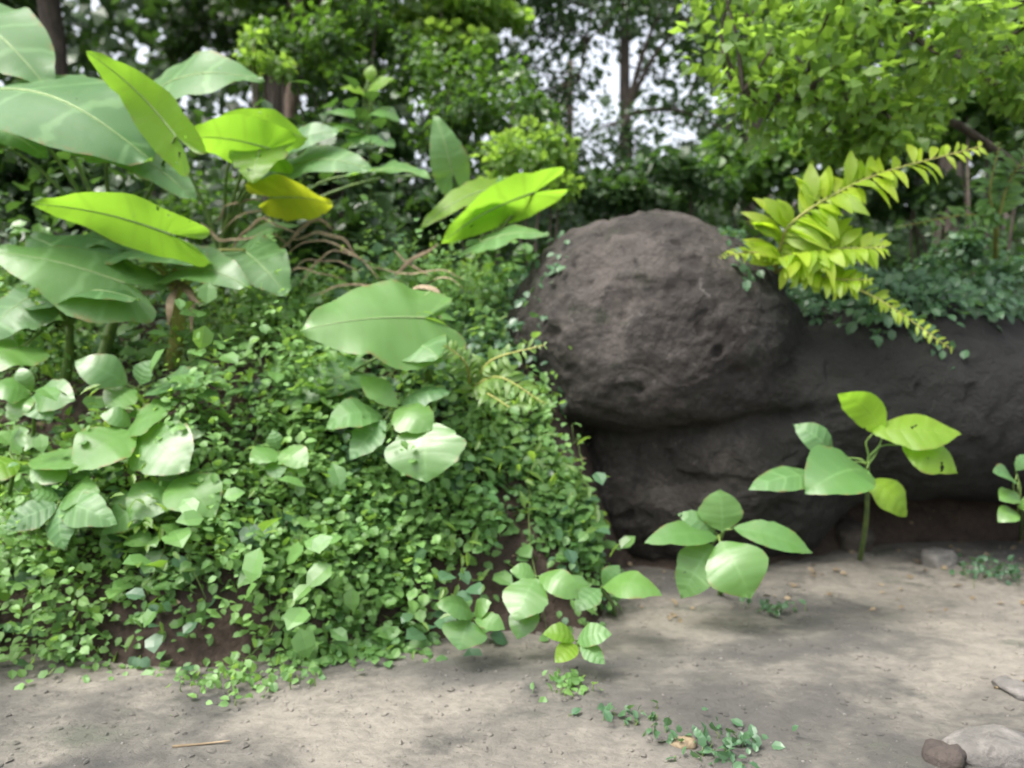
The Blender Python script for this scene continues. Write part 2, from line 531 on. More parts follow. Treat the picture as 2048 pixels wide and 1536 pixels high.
def rock_arrays(center, radii, sub, seed, rough=0.12, cuts=6, freq=1.6, rot=0.0, power=2.4):
    V, Fc = ICO[sub]
    r = np.random.default_rng(seed)
    # superellipsoid: blockier than a ball
    nrm = (np.abs(V) ** power).sum(-1) ** (-1 / power)
    P = V * nrm[:, None]
    for c in range(cuts):                       # worn flats
        d = unit(r.normal(size=3) * (1, 1, 0.7))
        h = r.uniform(0.72, 0.92)
        k = np.maximum(P @ d - h, 0)
        P = P - d * (0.85 * k)[:, None]
    P = P * np.asarray(radii)
    Nn = unit(V / np.asarray(radii))
    sc_ = float(np.mean(radii))
    P = P + Nn * (rough * sc_ * fbm(P / sc_ * freq + seed, 5 if sub > 3 else 3))[:, None]
    if sub > 3:
        P = P + Nn * (0.016 * fbm(P * 8 + seed, 5) - 0.05 * sstep(vnoise(P * 3.1 + seed), 0.35, 0.75) - 0.03 * sstep(np.abs(fbm(P * 1.3 + 3 + seed, 3)), 0.06, 0.0))[:, None]
    c, s = math.cos(rot), math.sin(rot)
    P = np.stack([P[:, 0] * c - P[:, 1] * s, P[:, 0] * s + P[:, 1] * c, P[:, 2]], -1)
    return P + np.asarray(center), Fc

# one mass: a rounded face towards the road, a long darker body to the right, a block it rests on
def ray_exit(d, o, c, R):
    q, e = (o - c) / R, d / R
    A_, B_, C_ = (e * e).sum(-1), (e * q).sum(-1), (q * q).sum() - 1
    return (-B_ + np.sqrt(np.maximum(B_ * B_ - A_ * C_, 0))) / A_
Vd, Fc = ICO[8]
bo = pix(1420, 760, 5.6)
bc = pix(1288, 664, 5.35)
lobes = [(bc, (1.0, 0.86, 0.80)), (pix(1740, 790, 5.62), (1.5, 0.92, 0.74)), (pix(1410, 930, 5.55), (1.02, 0.66, 0.80)), (pix(2060, 830, 5.9), (2.0, 0.95, 0.66))]
rr = np.stack([ray_exit(Vd, bo, np.asarray(c), np.asarray(R)) for c, R in lobes])
kk = 9.0
r_ = np.log(np.exp(kk * (rr - rr.max(0))).sum(0)) / kk + rr.max(0)
P = bo + Vd * r_[:, None]
rdir = np.random.default_rng(8)
for c_ in range(7):                           # worn flats
    d_ = unit(rdir.normal(size=3) * (1, 1, 0.6)); t_ = (P - bo) @ d_
    P = P - d_ * (0.6 * np.maximum(t_ - 0.93 * t_.max(), 0))[:, None]
disp = 0.07 * fbm(P * 1.4 + 3, 5) + 0.022 * fbm(P * 7 + 9, 5)
disp -= 0.05 * sstep(vnoise(P * 3.3 + 2), 0.4, 0.8) + 0.03 * sstep(vnoise(P * 9.1 + 6), 0.45, 0.8)
wob = P + 0.18 * np.stack([fbm(P * 2, 3), fbm(P * 2 + 40, 3), fbm(P * 2 + 80, 3)], -1)
crack = np.abs(vnoise(wob * np.array([0.9, 0.9, 1.6]) + 21))
disp -= 0.03 * sstep(crack, 0.03, 0.0) * sstep(vnoise(P * 1.7 + 31), -0.1, 0.3)
disp += 0.02 * np.floor(3 * vnoise(wob * np.array([0.7, 0.7, 2.6]) + 5)) / 3     # bedding ledges
zc = 0.93 + 0.09 * fbm(P * np.array([1.6, 1.6, 0]) + 4, 3) + 0.06 * (P[:, 0] - 0.8)
disp -= 0.10 * np.exp(-((P[:, 2] - zc) / 0.075) ** 2) * sstep(P[:, 0], 2.3, 1.5)          # undercut where the face rests on the lower block
disp += 0.02 * np.exp(-((P[:, 2] - zc - 0.2) / 0.12) ** 2) * sstep(P[:, 0], 2.3, 1.5)
BV = P + Vd * disp[:, None]
def lichen_dark_right(m):  # pale lichen specks, and a darker colour towards the right with a noisy edge
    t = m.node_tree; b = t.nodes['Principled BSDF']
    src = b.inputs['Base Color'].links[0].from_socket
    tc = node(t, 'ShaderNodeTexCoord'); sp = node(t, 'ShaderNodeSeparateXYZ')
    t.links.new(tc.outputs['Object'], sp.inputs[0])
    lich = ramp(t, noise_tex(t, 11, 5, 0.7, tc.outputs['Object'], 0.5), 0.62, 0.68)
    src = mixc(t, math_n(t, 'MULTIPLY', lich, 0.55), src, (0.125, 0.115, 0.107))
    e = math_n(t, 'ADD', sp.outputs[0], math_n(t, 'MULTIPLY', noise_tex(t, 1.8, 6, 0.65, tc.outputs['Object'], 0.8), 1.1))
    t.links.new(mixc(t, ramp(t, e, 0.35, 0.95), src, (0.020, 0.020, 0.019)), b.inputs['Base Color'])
lichen_dark_right(M['boulder'])
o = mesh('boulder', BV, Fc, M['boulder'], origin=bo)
tag(o, 'huge rounded grey brown boulder with the yellow fern on its shoulder', 'boulder')

# ------------------------------------------------------------------ BIG-LEAVED PLANTS
NRM = {'P': (0.0, -0.58, 0.81), 'B': (0.0, 0.72, 0.70), 'G': (0.0, -0.8, 0.6), 'W': (-0.2, -0.80, 0.56), 'A': (0.2, -0.8, 0.55), 'L': (-0.5, -0.5, 0.7), 'R': (0.5, -0.5, 0.7)}
SHAPES = {'heart': HEART, 'oval': OVAL, 'lance': LANCE}

def stalk_path(root, base, tip, n=10):
    root, base, tip = (np.asarray(v, float) for v in (root, base, tip))
    d = np.linalg.norm(base - root)
    mid = root * 0.45 + base * 0.55 + np.array([0, 0, 0.16 * d]) - min(0.05, 0.12 * d) * unit(tip - base)
    return spline([root, root * 0.8 + base * 0.2 + np.array([0, 0, 0.12 * d]), mid, base], n)

def big_plant(name, label, cat, root, leaves, group=None, shape='heart', r0=0.016, r1=0.007, stalk='stalk', stem=None):
    """leaves: (base px, py, depth, tip px, py, depth, width px, facing, material)"""
    root = np.asarray(root, float)
    e = empty(name, root, label, cat, group)
    top = root
    if stem:                                   # an upright stem or sheath the stalks leave from
        top = pix(*stem)
        P = spline([root, root * 0.5 + top * 0.5 + np.array([0.02, 0, 0]), top], 8)
        V, Fc = tube_arrays(P, np.linspace(r0 * 2.2, r0 * 1.3, 8), 10)
        mesh('stem', V, Fc, M['stalk_yellow' if stalk == 'stalk_yellow' else stalk], e)
    for lf in leaves:
        bx, by, bd, tx, ty, td, wpx, face, mk = lf[:9]
        sh = lf[9] if len(lf) > 9 else shape
        base, tip = pix(bx, by, bd), pix(tx, ty, td)
        nv = np.array(NRM[face]) + rng.normal(0, 0.08, 3)
        yv = unit(tip - base)
        zv = unit(nv - yv * np.dot(nv, yv))
        seen = abs(float(np.dot(zv, unit(CAM - base))))
        width = wpx * (bd + td) / 2 / F * 1.08 / max(seen, 0.5)
        P = stalk_path(top, base, tip)
        V, Fc = tube_arrays(P, np.linspace(r0, r1, len(P)), 7)
        mesh('stalk', V, Fc, M[stalk], e)
        fold = rng.uniform(-0.12, 0.10)
        blade_thing_leaf(e, SHAPES[sh], base, tip, width, nv, M[mk], tint=float(rng.uniform(0.1, 0.95)),
                         arch=float(rng.uniform(0.05, 0.14) if sh == 'heart' else rng.uniform(0.06, 0.24)), fold=fold, ruffle=0.03 if sh == 'heart' else 0.015,
                         nk=28 if sh == 'heart' else 16, nt_=4 if sh == 'heart' else 3)
    return e

ear = 'elephant ear plants on the bank'
big_plant('elephant_ear', 'tallest elephant ear plant with huge bluish leaves at the left', 'plant', hit(190, 760), [
    (-30, 165, 4.45, 305, 318, 4.2, 190, 'A', 'taro'),
    (350, 275, 4.2, 165, 102, 4.05, 95, 'B', 'lime'),
    (215, 300, 4.5, 395, 412, 4.35, 75, 'P', 'taro'),
    (-60, 30, 4.9, 105, 190, 4.7, 110, 'P', 'taro'),
    (345, 465, 4.1, 65, 405, 3.95, 105, 'B', 'lime'),
    (-40, 270, 4.8, 100, 330, 4.6, 60, 'P', 'taro'),
], ear, stem=(240, 560, 4.85), r0=0.02)
big_plant('elephant_ear', 'elephant ear plant with glowing lime leaves full of small holes', 'plant', hit(430, 640), [
    (285, 185, 5.1, 528, 158, 4.95, 95, 'G', 'taro'),
    (540, 300, 4.7, 366, 280, 4.5, 100, 'B', 'lime'),
    (520, 300, 4.7, 505, 366, 4.55, 70, 'G', 'lime'),
    (490, 268, 4.8, 612, 280, 4.6, 60, 'B', 'lime'),
    (548, 322, 5.0, 690, 268, 4.9, 55, 'G', 'taro'),
    (585, 335, 5.0, 752, 348, 4.8, 58, 'W', 'taro'),
], ear, stem=(440, 520, 5.3), r0=0.018)
big_plant('elephant_ear', 'elephant ear plant with one yellow leaf beside dry brown blades', 'plant', hit(560, 600), [
    (740, 345, 5.3, 862, 362, 5.1, 50, 'P', 'taro'),
    (548, 392, 4.85, 668, 408, 4.65, 60, 'B', 'yellow'),
    (470, 500, 5.1, 600, 450, 5.0, 30, 'P', 'taro'),
    (905, 350, 5.6, 868, 232, 5.6, 68, 'G', 'taro'),
], ear, stem=(545, 480, 5.4), r0=0.016)
big_plant('elephant_ear', 'low elephant ear plant with wide pale leaves at the left edge', 'plant', hit(120, 800), [
    (250, 575, 4.3, -20, 515, 4.15, 125, 'P', 'taro'),
    (190, 560, 4.3, 60, 480, 4.5, 90, 'G', 'taro'),
    (120, 590, 4.25, 280, 600, 4.1, 60, 'P', 'taro'),
    (60, 600, 4.3, -30, 690, 4.15, 100, 'G', 'taro'),
    (40, 700, 4.2, -60, 760, 4.0, 80, 'P', 'broad'),
], ear, stem=(140, 650, 4.5))
big_plant('elephant_ear', 'elephant ear plant with a thick yellow green stem and drooping leaves', 'plant', hit(345, 735), [
    (265, 492, 4.5, 425, 525, 4.3, 75, 'P', 'taro'),
    (350, 535, 4.5, 502, 575, 4.3, 62, 'P', 'broad'),
    (490, 500, 4.7, 575, 592, 4.5, 90, 'G', 'taro'),
    (230, 490, 4.6, 150, 505, 4.4, 60, 'P', 'taro'),
], ear, stem=(355, 590, 4.55), stalk='stalk_yellow', r0=0.026)
big_plant('elephant_ear', 'elephant ear plant holding one very bright leaf in the middle', 'plant', hit(850, 800), [
    (850, 640, 4.2, 600, 668, 3.95, 150, 'W', 'broad', 'heart'),
    (815, 690, 4.2, 880, 720, 4.0, 70, 'P', 'taro'),
    (700, 745, 4.3, 570, 810, 4.2, 80, 'G', 'taro'),
], ear, stem=(850, 720, 4.4))
big_plant('elephant_ear', 'elephant ear plant with slanting lime leaf left of the boulder', 'plant', hit(980, 560), [
    (1070, 385, 5.3, 882, 492, 5.1, 78, 'B', 'lime'),
    (1000, 372, 5.4, 838, 460, 5.2, 52, 'G', 'lime'),
    (960, 480, 5.2, 1098, 466, 5.05, 48, 'P', 'taro'),
    (1010, 420, 5.4, 1000, 350, 5.4, 40, 'G', 'taro'),
], ear, stem=(985, 500, 5.45))

sap = 'broad leaved seedlings on the bank'
big_plant('seedling', 'young plant with paddle leaves under the very bright leaf', 'plant', hit(800, 960), [
    (795, 815, 4.0, 718, 752, 4.05, 48, 'G', 'broad'),
    (790, 820, 4.0, 865, 862, 3.9, 62, 'P', 'broad'),
    (855, 845, 3.95, 852, 968, 3.8, 150, 'W', 'broad'),
    (765, 830, 4.05, 650, 858, 3.95, 55, 'P', 'taro'),
    (770, 840, 4.0, 700, 920, 3.9, 60, 'G', 'taro'),
    (800, 810, 4.1, 905, 790, 4.05, 36, 'P', 'taro'),
], sap, 'oval', 0.008, 0.004, stem=(792, 822, 4.02))
big_plant('seedling', 'young plant with whitish leaves above the lower left ground cover', 'plant', hit(285, 1010), [
    (250, 862, 3.85, 335, 825, 3.85, 55, 'P', 'broad'),
    (275, 868, 3.85, 148, 952, 3.65, 95, 'W', 'broad'),
    (288, 868, 3.85, 382, 948, 3.65, 90, 'W', 'broad'),
    (262, 850, 3.9, 200, 832, 3.85, 36, 'P', 'broad'),
    (300, 880, 3.85, 410, 870, 3.8, 34, 'G', 'broad'),
], sap, 'oval', 0.008, 0.004, stem=(275, 872, 3.88))
big_plant('seedling', 'seedling with two pale drooping leaves below the whitish leaved one', 'plant', hit(350, 1090), [
    (345, 965, 3.75, 258, 1040, 3.6, 75, 'P', 'broad'),
    (350, 962, 3.75, 432, 1042, 3.6, 80, 'P', 'broad'),
    (350, 965, 3.78, 330, 930, 3.8, 40, 'G', 'broad'),
    (340, 975, 3.75, 200, 1070, 3.65, 60, 'G', 'taro'),
], sap, 'oval', 0.007, 0.004, stem=(348, 972, 3.77))
big_plant('seedling', 'seedling with long yellow green leaves reaching in from the left edge', 'plant', hit(-10, 1040), [
    (60, 915, 3.75, 165, 930, 3.65, 42, 'P', 'broad'),
    (40, 920, 3.75, -60, 960, 3.6, 60, 'P', 'lime'),
    (70, 925, 3.75, 130, 965, 3.65, 40, 'P', 'broad'),
    (20, 900, 3.8, 60, 860, 3.8, 40, 'G', 'broad'),
], sap, 'lance', 0.007, 0.004, stem=(30, 930, 3.78))
big_plant('seedling', 'seedling with mid green leaves below the thick yellow green stem', 'plant', hit(280, 880), [
    (255, 770, 4.1, 150, 725, 4.05, 70, 'G', 'broad'),
    (290, 780, 4.1, 405, 765, 4.0, 60, 'P', 'taro'),
    (270, 775, 4.1, 210, 815, 4.0, 60, 'P', 'broad'),
    (280, 770, 4.1, 300, 720, 4.1, 40, 'G', 'taro'),
], sap, 'oval', 0.007, 0.004, stem=(275, 785, 4.12))
big_plant('seedling', 'glossy seedling with white shining leaf in front of the rocks', 'plant', hit(1440, 1190), [
    (1445, 1062, 4.05, 1440, 978, 4.1, 92, 'G', 'broad'),
    (1435, 1072, 4.05, 1288, 1088, 3.95, 50, 'P', 'broad'),
    (1465, 1058, 4.05, 1622, 1110, 3.95, 55, 'P', 'broad'),
    (1440, 1085, 4.0, 1500, 1200, 3.85, 120, 'W', 'broad'),
    (1425, 1088, 4.05, 1362, 1198, 3.95, 85, 'G', 'taro'),
    (1430, 1065, 4.1, 1352, 1030, 4.1, 36, 'G', 'taro'),
], sap, 'oval', 0.008, 0.004, stem=(1440, 1078, 4.08))
big_plant('seedling', 'seedling with lime leaves standing against the dark boulder', 'plant', hit(1720, 1120), [
    (1765, 872, 4.2, 1672, 792, 4.25, 62, 'B', 'lime'),
    (1745, 868, 4.2, 1922, 872, 4.1, 70, 'G', 'lime'),
    (1800, 890, 4.2, 1912, 950, 4.1, 66, 'G', 'lime'),
    (1735, 935, 4.15, 1610, 985, 3.95, 80, 'W', 'broad'),
    (1650, 960, 4.2, 1495, 985, 4.1, 45, 'P', 'taro'),
    (1665, 915, 4.3, 1585, 850, 4.35, 48, 'G', 'taro'),
    (1735, 960, 4.25, 1812, 1035, 4.2, 52, 'G', 'lime'),
], sap, 'oval', 0.008, 0.004, stem=(1735, 930, 4.25))
big_plant('seedling', 'small seedling with pale green leaves at the foot of the ground cover', 'plant', hit(1075, 1235), [
    (1072, 1158, 3.65, 1030, 1245, 3.5, 80, 'G', 'broad'),
    (1078, 1152, 3.65, 1158, 1200, 3.55, 50, 'P', 'broad'),
    (1060, 1200, 3.65, 1035, 1280, 3.55, 60, 'G', 'broad'),
    (1070, 1150, 3.7, 1020, 1140, 3.7, 34, 'P', 'broad'),
], sap, 'oval', 0.006, 0.003, stem=(1072, 1165, 3.68))
big_plant('seedling', 'lowest seedling with round leaf hanging over the dirt', 'plant', hit(940, 1275), [
    (935, 1240, 3.5, 918, 1302, 3.4, 80, 'G', 'broad'),
    (945, 1235, 3.5, 868, 1212, 3.45, 40, 'P', 'broad'),
    (950, 1240, 3.5, 1010, 1262, 3.45, 34, 'P', 'broad'),
    (950, 1232, 3.55, 985, 1205, 3.5, 30, 'P', 'broad'),
], sap, 'oval', 0.006, 0.003, stem=(943, 1244, 3.52))
big_plant('seedling', 'seedling with dull green leaf left of the glossy one', 'plant', hit(1230, 1230), [
    (1205, 1175, 3.8, 1325, 1195, 3.7, 58, 'P', 'broad'),
    (1200, 1178, 3.8, 1150, 1225, 3.7, 40, 'P', 'taro'),
    (1205, 1170, 3.85, 1240, 1130, 3.85, 36, 'G', 'broad'),
], sap, 'oval', 0.006, 0.003, stem=(1204, 1182, 3.82))
big_plant('seedling', 'sprawling seedling with yellowish dull leaves on the dirt edge', 'plant', hit(1180, 1300), [
    (1150, 1280, 3.4, 1085, 1268, 3.4, 36, 'P', 'lime'),
    (1155, 1285, 3.4, 1225, 1270, 3.35, 40, 'P', 'taro'),
    (1155, 1290, 3.38, 1110, 1325, 3.3, 36, 'P', 'lime'),
    (1160, 1290, 3.38, 1210, 1330, 3.3, 34, 'P', 'taro'),
], sap, 'oval', 0.005, 0.003, stem=(1155, 1290, 3.42))
big_plant('seedling', 'thin dark seedling at the right edge beside the long boulder', 'plant', hit(2040, 1080), [
    (2030, 960, 4.5, 1985, 945, 4.45, 26, 'P', 'taro'),
    (2035, 985, 4.5, 2000, 1000, 4.45, 26, 'P', 'broad'),
    (2035, 1010, 4.5, 2080, 1020, 4.45, 30, 'P', 'broad'),
    (2032, 940, 4.5, 2060, 910, 4.5, 28, 'G', 'taro'),
    (2035, 1025, 4.5, 1995, 1045, 4.45, 26, 'P', 'broad'),
], sap, 'oval', 0.005, 0.003, stem=(2034, 950, 4.52))
big_plant('seedling', 'shaded seedling with long dark leaves at the lower left edge', 'plant', hit(110, 1150), [
    (115, 1010, 3.6, 10, 1060, 3.5, 52, 'G', 'taro'), (120, 1005, 3.6, 235, 1050, 3.5, 52, 'G', 'taro'),
    (118, 1000, 3.65, 60, 985, 3.6, 36, 'P', 'taro'), (120, 1012, 3.6, 130, 1100, 3.5, 50, 'G', 'taro'), (120, 1000, 3.65, 200, 985, 3.6, 40, 'P', 'broad'),
], sap, 'lance', 0.007, 0.004, stem=(118, 1015, 3.62))
big_plant('seedling', 'seedling with pale narrow leaves at mid height by the left edge', 'plant', hit(60, 900), [
    (60, 790, 3.95, -20, 785, 3.85, 44, 'P', 'broad'), (65, 788, 3.95, 150, 800, 3.85, 44, 'W', 'broad'),
    (62, 785, 4.0, 40, 735, 4.0, 36, 'G', 'broad'), (60, 795, 3.95, 30, 845, 3.85, 40, 'P', 'broad'), (62, 790, 3.95, 105, 840, 3.85, 40, 'G', 'taro'),
], sap, 'oval', 0.006, 0.003, stem=(62, 795, 3.97))
big_plant('seedling', 'small pale leaved seedling in the middle of the ground cover', 'plant', hit(560, 1010), [
    (555, 905, 3.9, 500, 930, 3.8, 40, 'P', 'broad'), (560, 903, 3.9, 615, 935, 3.8, 40, 'P', 'broad'),
    (556, 900, 3.9, 545, 860, 3.9, 32, 'G', 'taro'), (558, 908, 3.88, 556, 958, 3.78, 40, 'G', 'broad'),
], sap, 'oval', 0.005, 0.003, stem=(557, 910, 3.9))
big_plant('seedling', 'seedling with stacked whorls of bright leaves against the dark wood', 'plant', hit(740, 560), [
    (735, 190, 6.0, 790, 160, 5.95, 24, 'P', 'lime'), (735, 190, 6.0, 680, 175, 5.95, 24, 'P', 'lime'),
    (738, 165, 6.0, 745, 130, 6.0, 24, 'G', 'lime'), (735, 230, 6.0, 650, 225, 5.95, 26, 'P', 'broad'),
    (735, 230, 6.0, 800, 245, 5.95, 26, 'P', 'broad'), (735, 270, 6.0, 655, 262, 5.9, 26, 'P', 'broad'),
    (735, 270, 6.0, 700, 300, 5.9, 26, 'P', 'broad'), (735, 270, 6.0, 790, 295, 5.9, 26, 'P', 'taro'),
], sap, 'lance', 0.007, 0.003, stem=(736, 160, 6.0))

# ------------------------------------------------------------------ FERNS
def fern(label, root, fronds, group='ferns', mat='fern', name='fern', pin=26):
    """fronds: list of (list of (px,py,depth), half width px, pair count)"""
    root = np.asarray(root, float)
    e = empty(name, root, label, 'fern', group)
    for pts, hw, npair in fronds:
        P = spline([pix(*p) for p in pts], 24)
        if np.linalg.norm(P[0] - root) > 0.03:
            P = np.vstack([spline([root, (root + P[0]) / 2 + np.array([0, 0, 0.03]), P[0]], 6)[:-1], P])
        V, Fc = tube_arrays(P, np.linspace(0.013, 0.003, len(P)), 6)
        rch = mesh('frond', V, Fc, M['stalk_yellow'], e, origin=P[0])
        d = np.mean([p[2] for p in pts])
        W = hw * d / F
        T = unit(np.gradient(P, axis=0))
        for s in np.linspace(0.12, 0.99, int(npair * 2.0)):
            k = s * (len(P) - 1); i0 = int(k); f = k - i0
            c = P[i0] * (1 - f) + P[min(i0 + 1, len(P) - 1)] * f
            tdir = T[i0]
            view = unit(np.array([0.0, -0.75, 0.55]))
            sidev = unit(np.cross(tdir, view))
            lw = W * (0.35 + 0.65 * math.sin(math.pi * min(1, 0.18 + 0.80 * s))) * (1 if s < 0.9 else 0.7)
            for sg in (-1, 1):
                if rng.uniform() < 0.12:
                    continue
                dv = unit(sidev * sg + tdir * 0.45 + rng.normal(0, 0.2, 3) + np.array([0, 0, -0.2]))
                tipp = c + dv * lw * rng.uniform(0.65, 1.2)
                V, q, uv = leaf_arrays(LANCE, c, tipp, lw * rng.uniform(0.26, 0.42), view + rng.normal(0, 0.35, 3), 0.14, 0.1, 0.02, 7, 1, int(rng.integers(1e6)))
                mesh('leaflet', V, q, M[mat], rch, origin=c, uv=uv, tint=float(rng.uniform(0, 1)))
    return e

top = pix(1560, 510, 4.9)
fern('big yellow green fern arching up from the boulder', pix(1550, 545, 4.95), [
    ([(1555, 510, 4.8), (1590, 440, 4.65), (1740, 355, 4.5), (1965, 292, 4.35)], 88, 24),
    ([(1565, 515, 4.75), (1640, 500, 4.6), (1770, 495, 4.45)], 92, 17),
    ([(1560, 520, 4.75), (1650, 555, 4.6), (1740, 560, 4.45)], 60, 13),
    ([(1545, 515, 4.75), (1500, 505, 4.6), (1438, 515, 4.5)], 30, 9),
    ([(1600, 545, 4.7), (1740, 590, 4.5), (1905, 700, 4.4)], 40, 14),
])
fern('small light green fern between the ground cover and the boulder', hit(960, 820), [
    ([(950, 770, 4.2), (985, 720, 4.1), (1090, 690, 4.0)], 40, 12),
    ([(945, 775, 4.2), (1000, 755, 4.05), (1090, 808, 3.95)], 46, 13),
    ([(940, 770, 4.2), (930, 725, 4.1), (890, 690, 4.05)], 36, 10),
    ([(950, 780, 4.2), (980, 790, 4.05), (1020, 815, 3.95)], 34, 9),
], mat='tree_light')
fern('thin dull green fern in the shade at the far right', hit(1985, 700), [
    ([(1990, 440, 5.6), (1930, 430, 5.5), (1790, 455, 5.4)], 34, 12),
    ([(1995, 440, 5.6), (2020, 360, 5.5), (2070, 290, 5.4)], 45, 12),
    ([(1990, 440, 5.6), (1980, 380, 5.5), (2000, 285, 5.5)], 45, 12),
], mat='cover')

# ------------------------------------------------------------------ DRY LEAVES
def dry_clump(label, root, blades, width=8):
    root = np.asarray(root, float)
    e = empty('dead_leaf_clump', root, label, 'dead plant', 'dead brown leaves hanging on the bank')
    for pts in blades:
        P = spline([pix(*p) for p in pts], 12)
        P = P + 0.02 * np.stack([vnoise(P * 9 + q0) for q0 in rng.uniform(0, 50, 3)], -1)
        T = unit(np.gradient(P, axis=0))
        S = unit(np.cross(T, np.array([0.1, -0.7, 0.6]) + rng.normal(0, 0.25, 3)))
        wd = width * pts[0][2] / F / 2 * np.sin(np.linspace(0.35, 3.0, 12)) * rng.uniform(0.6, 1.2)
        N = np.cross(S, T)
        V = np.vstack([P - S * wd[:, None], P + N * (wd * 0.45)[:, None], P + S * wd[:, None]])
        q = []
        for k in range(11):
            q += [[k, k + 1, 12 + k + 1, 12 + k], [12 + k, 12 + k + 1, 24 + k + 1, 24 + k]]
        mesh('blade', V, np.array(q), M['dry'], e, origin=P[0])
    return e

dry_clump('brown dry blades arching under the yellow leaf', hit(640, 590), [
    [(560, 520, 5.1), (620, 480, 5.0), (700, 500, 4.95), (760, 560, 4.9)],
    [(570, 540, 5.1), (640, 520, 5.0), (720, 545, 4.9)],
    [(580, 500, 5.2), (540, 470, 5.1), (470, 480, 5.0)],
    [(590, 480, 5.2), (640, 465, 5.1), (690, 480, 5.0), (720, 520, 5.0)],
    [(560, 560, 5.1), (600, 535, 5.0), (690, 560, 4.9)],
    [(440, 470, 5.2), (480, 430, 5.1), (560, 420, 5.1)],
    [(430, 450, 5.2), (460, 405, 5.1), (530, 400, 5.1)],
    [(450, 520, 5.1), (520, 440, 5.0), (600, 470, 4.95)],
    [(600, 570, 5.0), (660, 500, 4.95), (740, 520, 4.9)],
    [(400, 450, 5.2), (450, 480, 5.1), (520, 470, 5.0)],
    [(620, 590, 4.95), (700, 570, 4.9), (790, 590, 4.8)],
    [(560, 500, 5.1), (630, 440, 5.05), (660, 455, 5.0)],
])
dry_clump('two crossed brown blades in front of the dark hollow', hit(840, 575), [
    [(790, 550, 5.0), (830, 515, 5.0), (875, 488, 5.0)],
    [(785, 498, 5.05), (820, 530, 5.0), (865, 555, 4.95)],
    [(740, 535, 5.0), (800, 545, 4.95), (870, 540, 4.9), (930, 560, 4.9)],
])
dry_clump('pinkish brown crumpled dead leaves right of the very bright leaf', hit(860, 650), [
    [(800, 585, 4.6), (850, 570, 4.5), (890, 600, 4.45)],
    [(820, 600, 4.6), (865, 600, 4.5), (885, 640, 4.45)],
    [(815, 590, 4.6), (830, 620, 4.5), (860, 650, 4.45)],
    [(830, 580, 4.6), (880, 560, 4.5), (925, 575, 4.5)],
    [(840, 610, 4.6), (835, 630, 4.5), (850, 655, 4.4)],
], 11)
dry_clump('brown dead leaf bases above the thick yellow green stem', hit(345, 735) + np.array([0.03, 0, 0]), [
    [(340, 560, 4.5), (370, 575, 4.4), (400, 610, 4.35)],
    [(350, 570, 4.5), (345, 600, 4.4), (335, 650, 4.35)],
    [(360, 565, 4.5), (385, 590, 4.4), (385, 660, 4.4)],
    [(345, 565, 4.5), (300, 580, 4.4), (265, 585, 4.4)],
], 16)

# ------------------------------------------------------------------ GROUND COVER (stuff)
def creeper(name, label, n_clumps, a_rng, v_rng, mat, per=(26, 60), size=(0.04, 0.075), lift=0.16, gap=-0.12, seed=0, keep=None, wide=1.15):
    r = np.random.default_rng(seed)
    a = r.uniform(*a_rng, n_clumps); v = r.uniform(*v_rng, n_clumps)
    Ps, Ds, Ns, Ss = [], [], [], []
    for ca, cv in zip(a, v):
        if cv < -0.02 + 0.26 * vnoise(np.array([ca * 1.9, 1.7, seed * 0 + 8.0])) and v_rng[0] < -0.2:
            continue
        dens = vnoise(np.array([ca * 2.6, cv * 3.0, 4.2 + seed]))
        if dens < gap + r.normal(0, 0.12):
            continue
        k = int(r.integers(*per))
        rad = r.uniform(0.10, 0.26)
        la = ca + r.normal(0, rad * 0.6, k); lv = cv + r.normal(0, rad * 0.55, k)
        u = edge(la) + lv
        x, y = la * RD[0] + u * RN[0], la * RD[1] + u * RN[1]
        z = height(x, y)
        d2 = ((la - ca) ** 2 + (lv - cv) ** 2) / (rad * rad)
        up = lift * max(0.08, 0.95 + 2.3 * vnoise(np.array([ca * 3.1, cv * 3.3, 9.0 + seed]))) * r.uniform(0.4, 1.2) * np.exp(-d2) * r.uniform(0.25, 1.0, k) + 0.012
        slope = np.array([-RN[0], -RN[1], 1.05]); slope = slope / np.linalg.norm(slope)
        P = np.stack([x, y, z], -1) + slope * up[:, None]
        out = np.stack([la - ca, lv - cv], -1)
        o3 = out[:, :1] * np.array([RD[0], RD[1], 0]) + out[:, 1:] * np.array([RN[0], RN[1], 0])
        D = unit(o3 + 1e-4) * 0.8 + r.normal(0, 0.7, (k, 3)) + np.array([0, 0, -0.25])
        N = slope * 0.7 + np.array([0, 0, 0.7]) + r.normal(0, 0.34, (k, 3))
        Ps.append(P); Ds.append(D); Ns.append(N); Ss.append(r.uniform(*size, k) * r.uniform(0.8, 1.15))
    P, D, N, S = (np.concatenate(z) for z in (Ps, Ds, Ns, Ss))
    if keep is not None:
        kk = keep(P); P, D, N, S = P[kk], D[kk], N[kk], S[kk]
    o = scatter_obj(name, P, D, N, S, mat, fine=True, wide=wide)
    return tag(o, label, None, None, 'stuff')

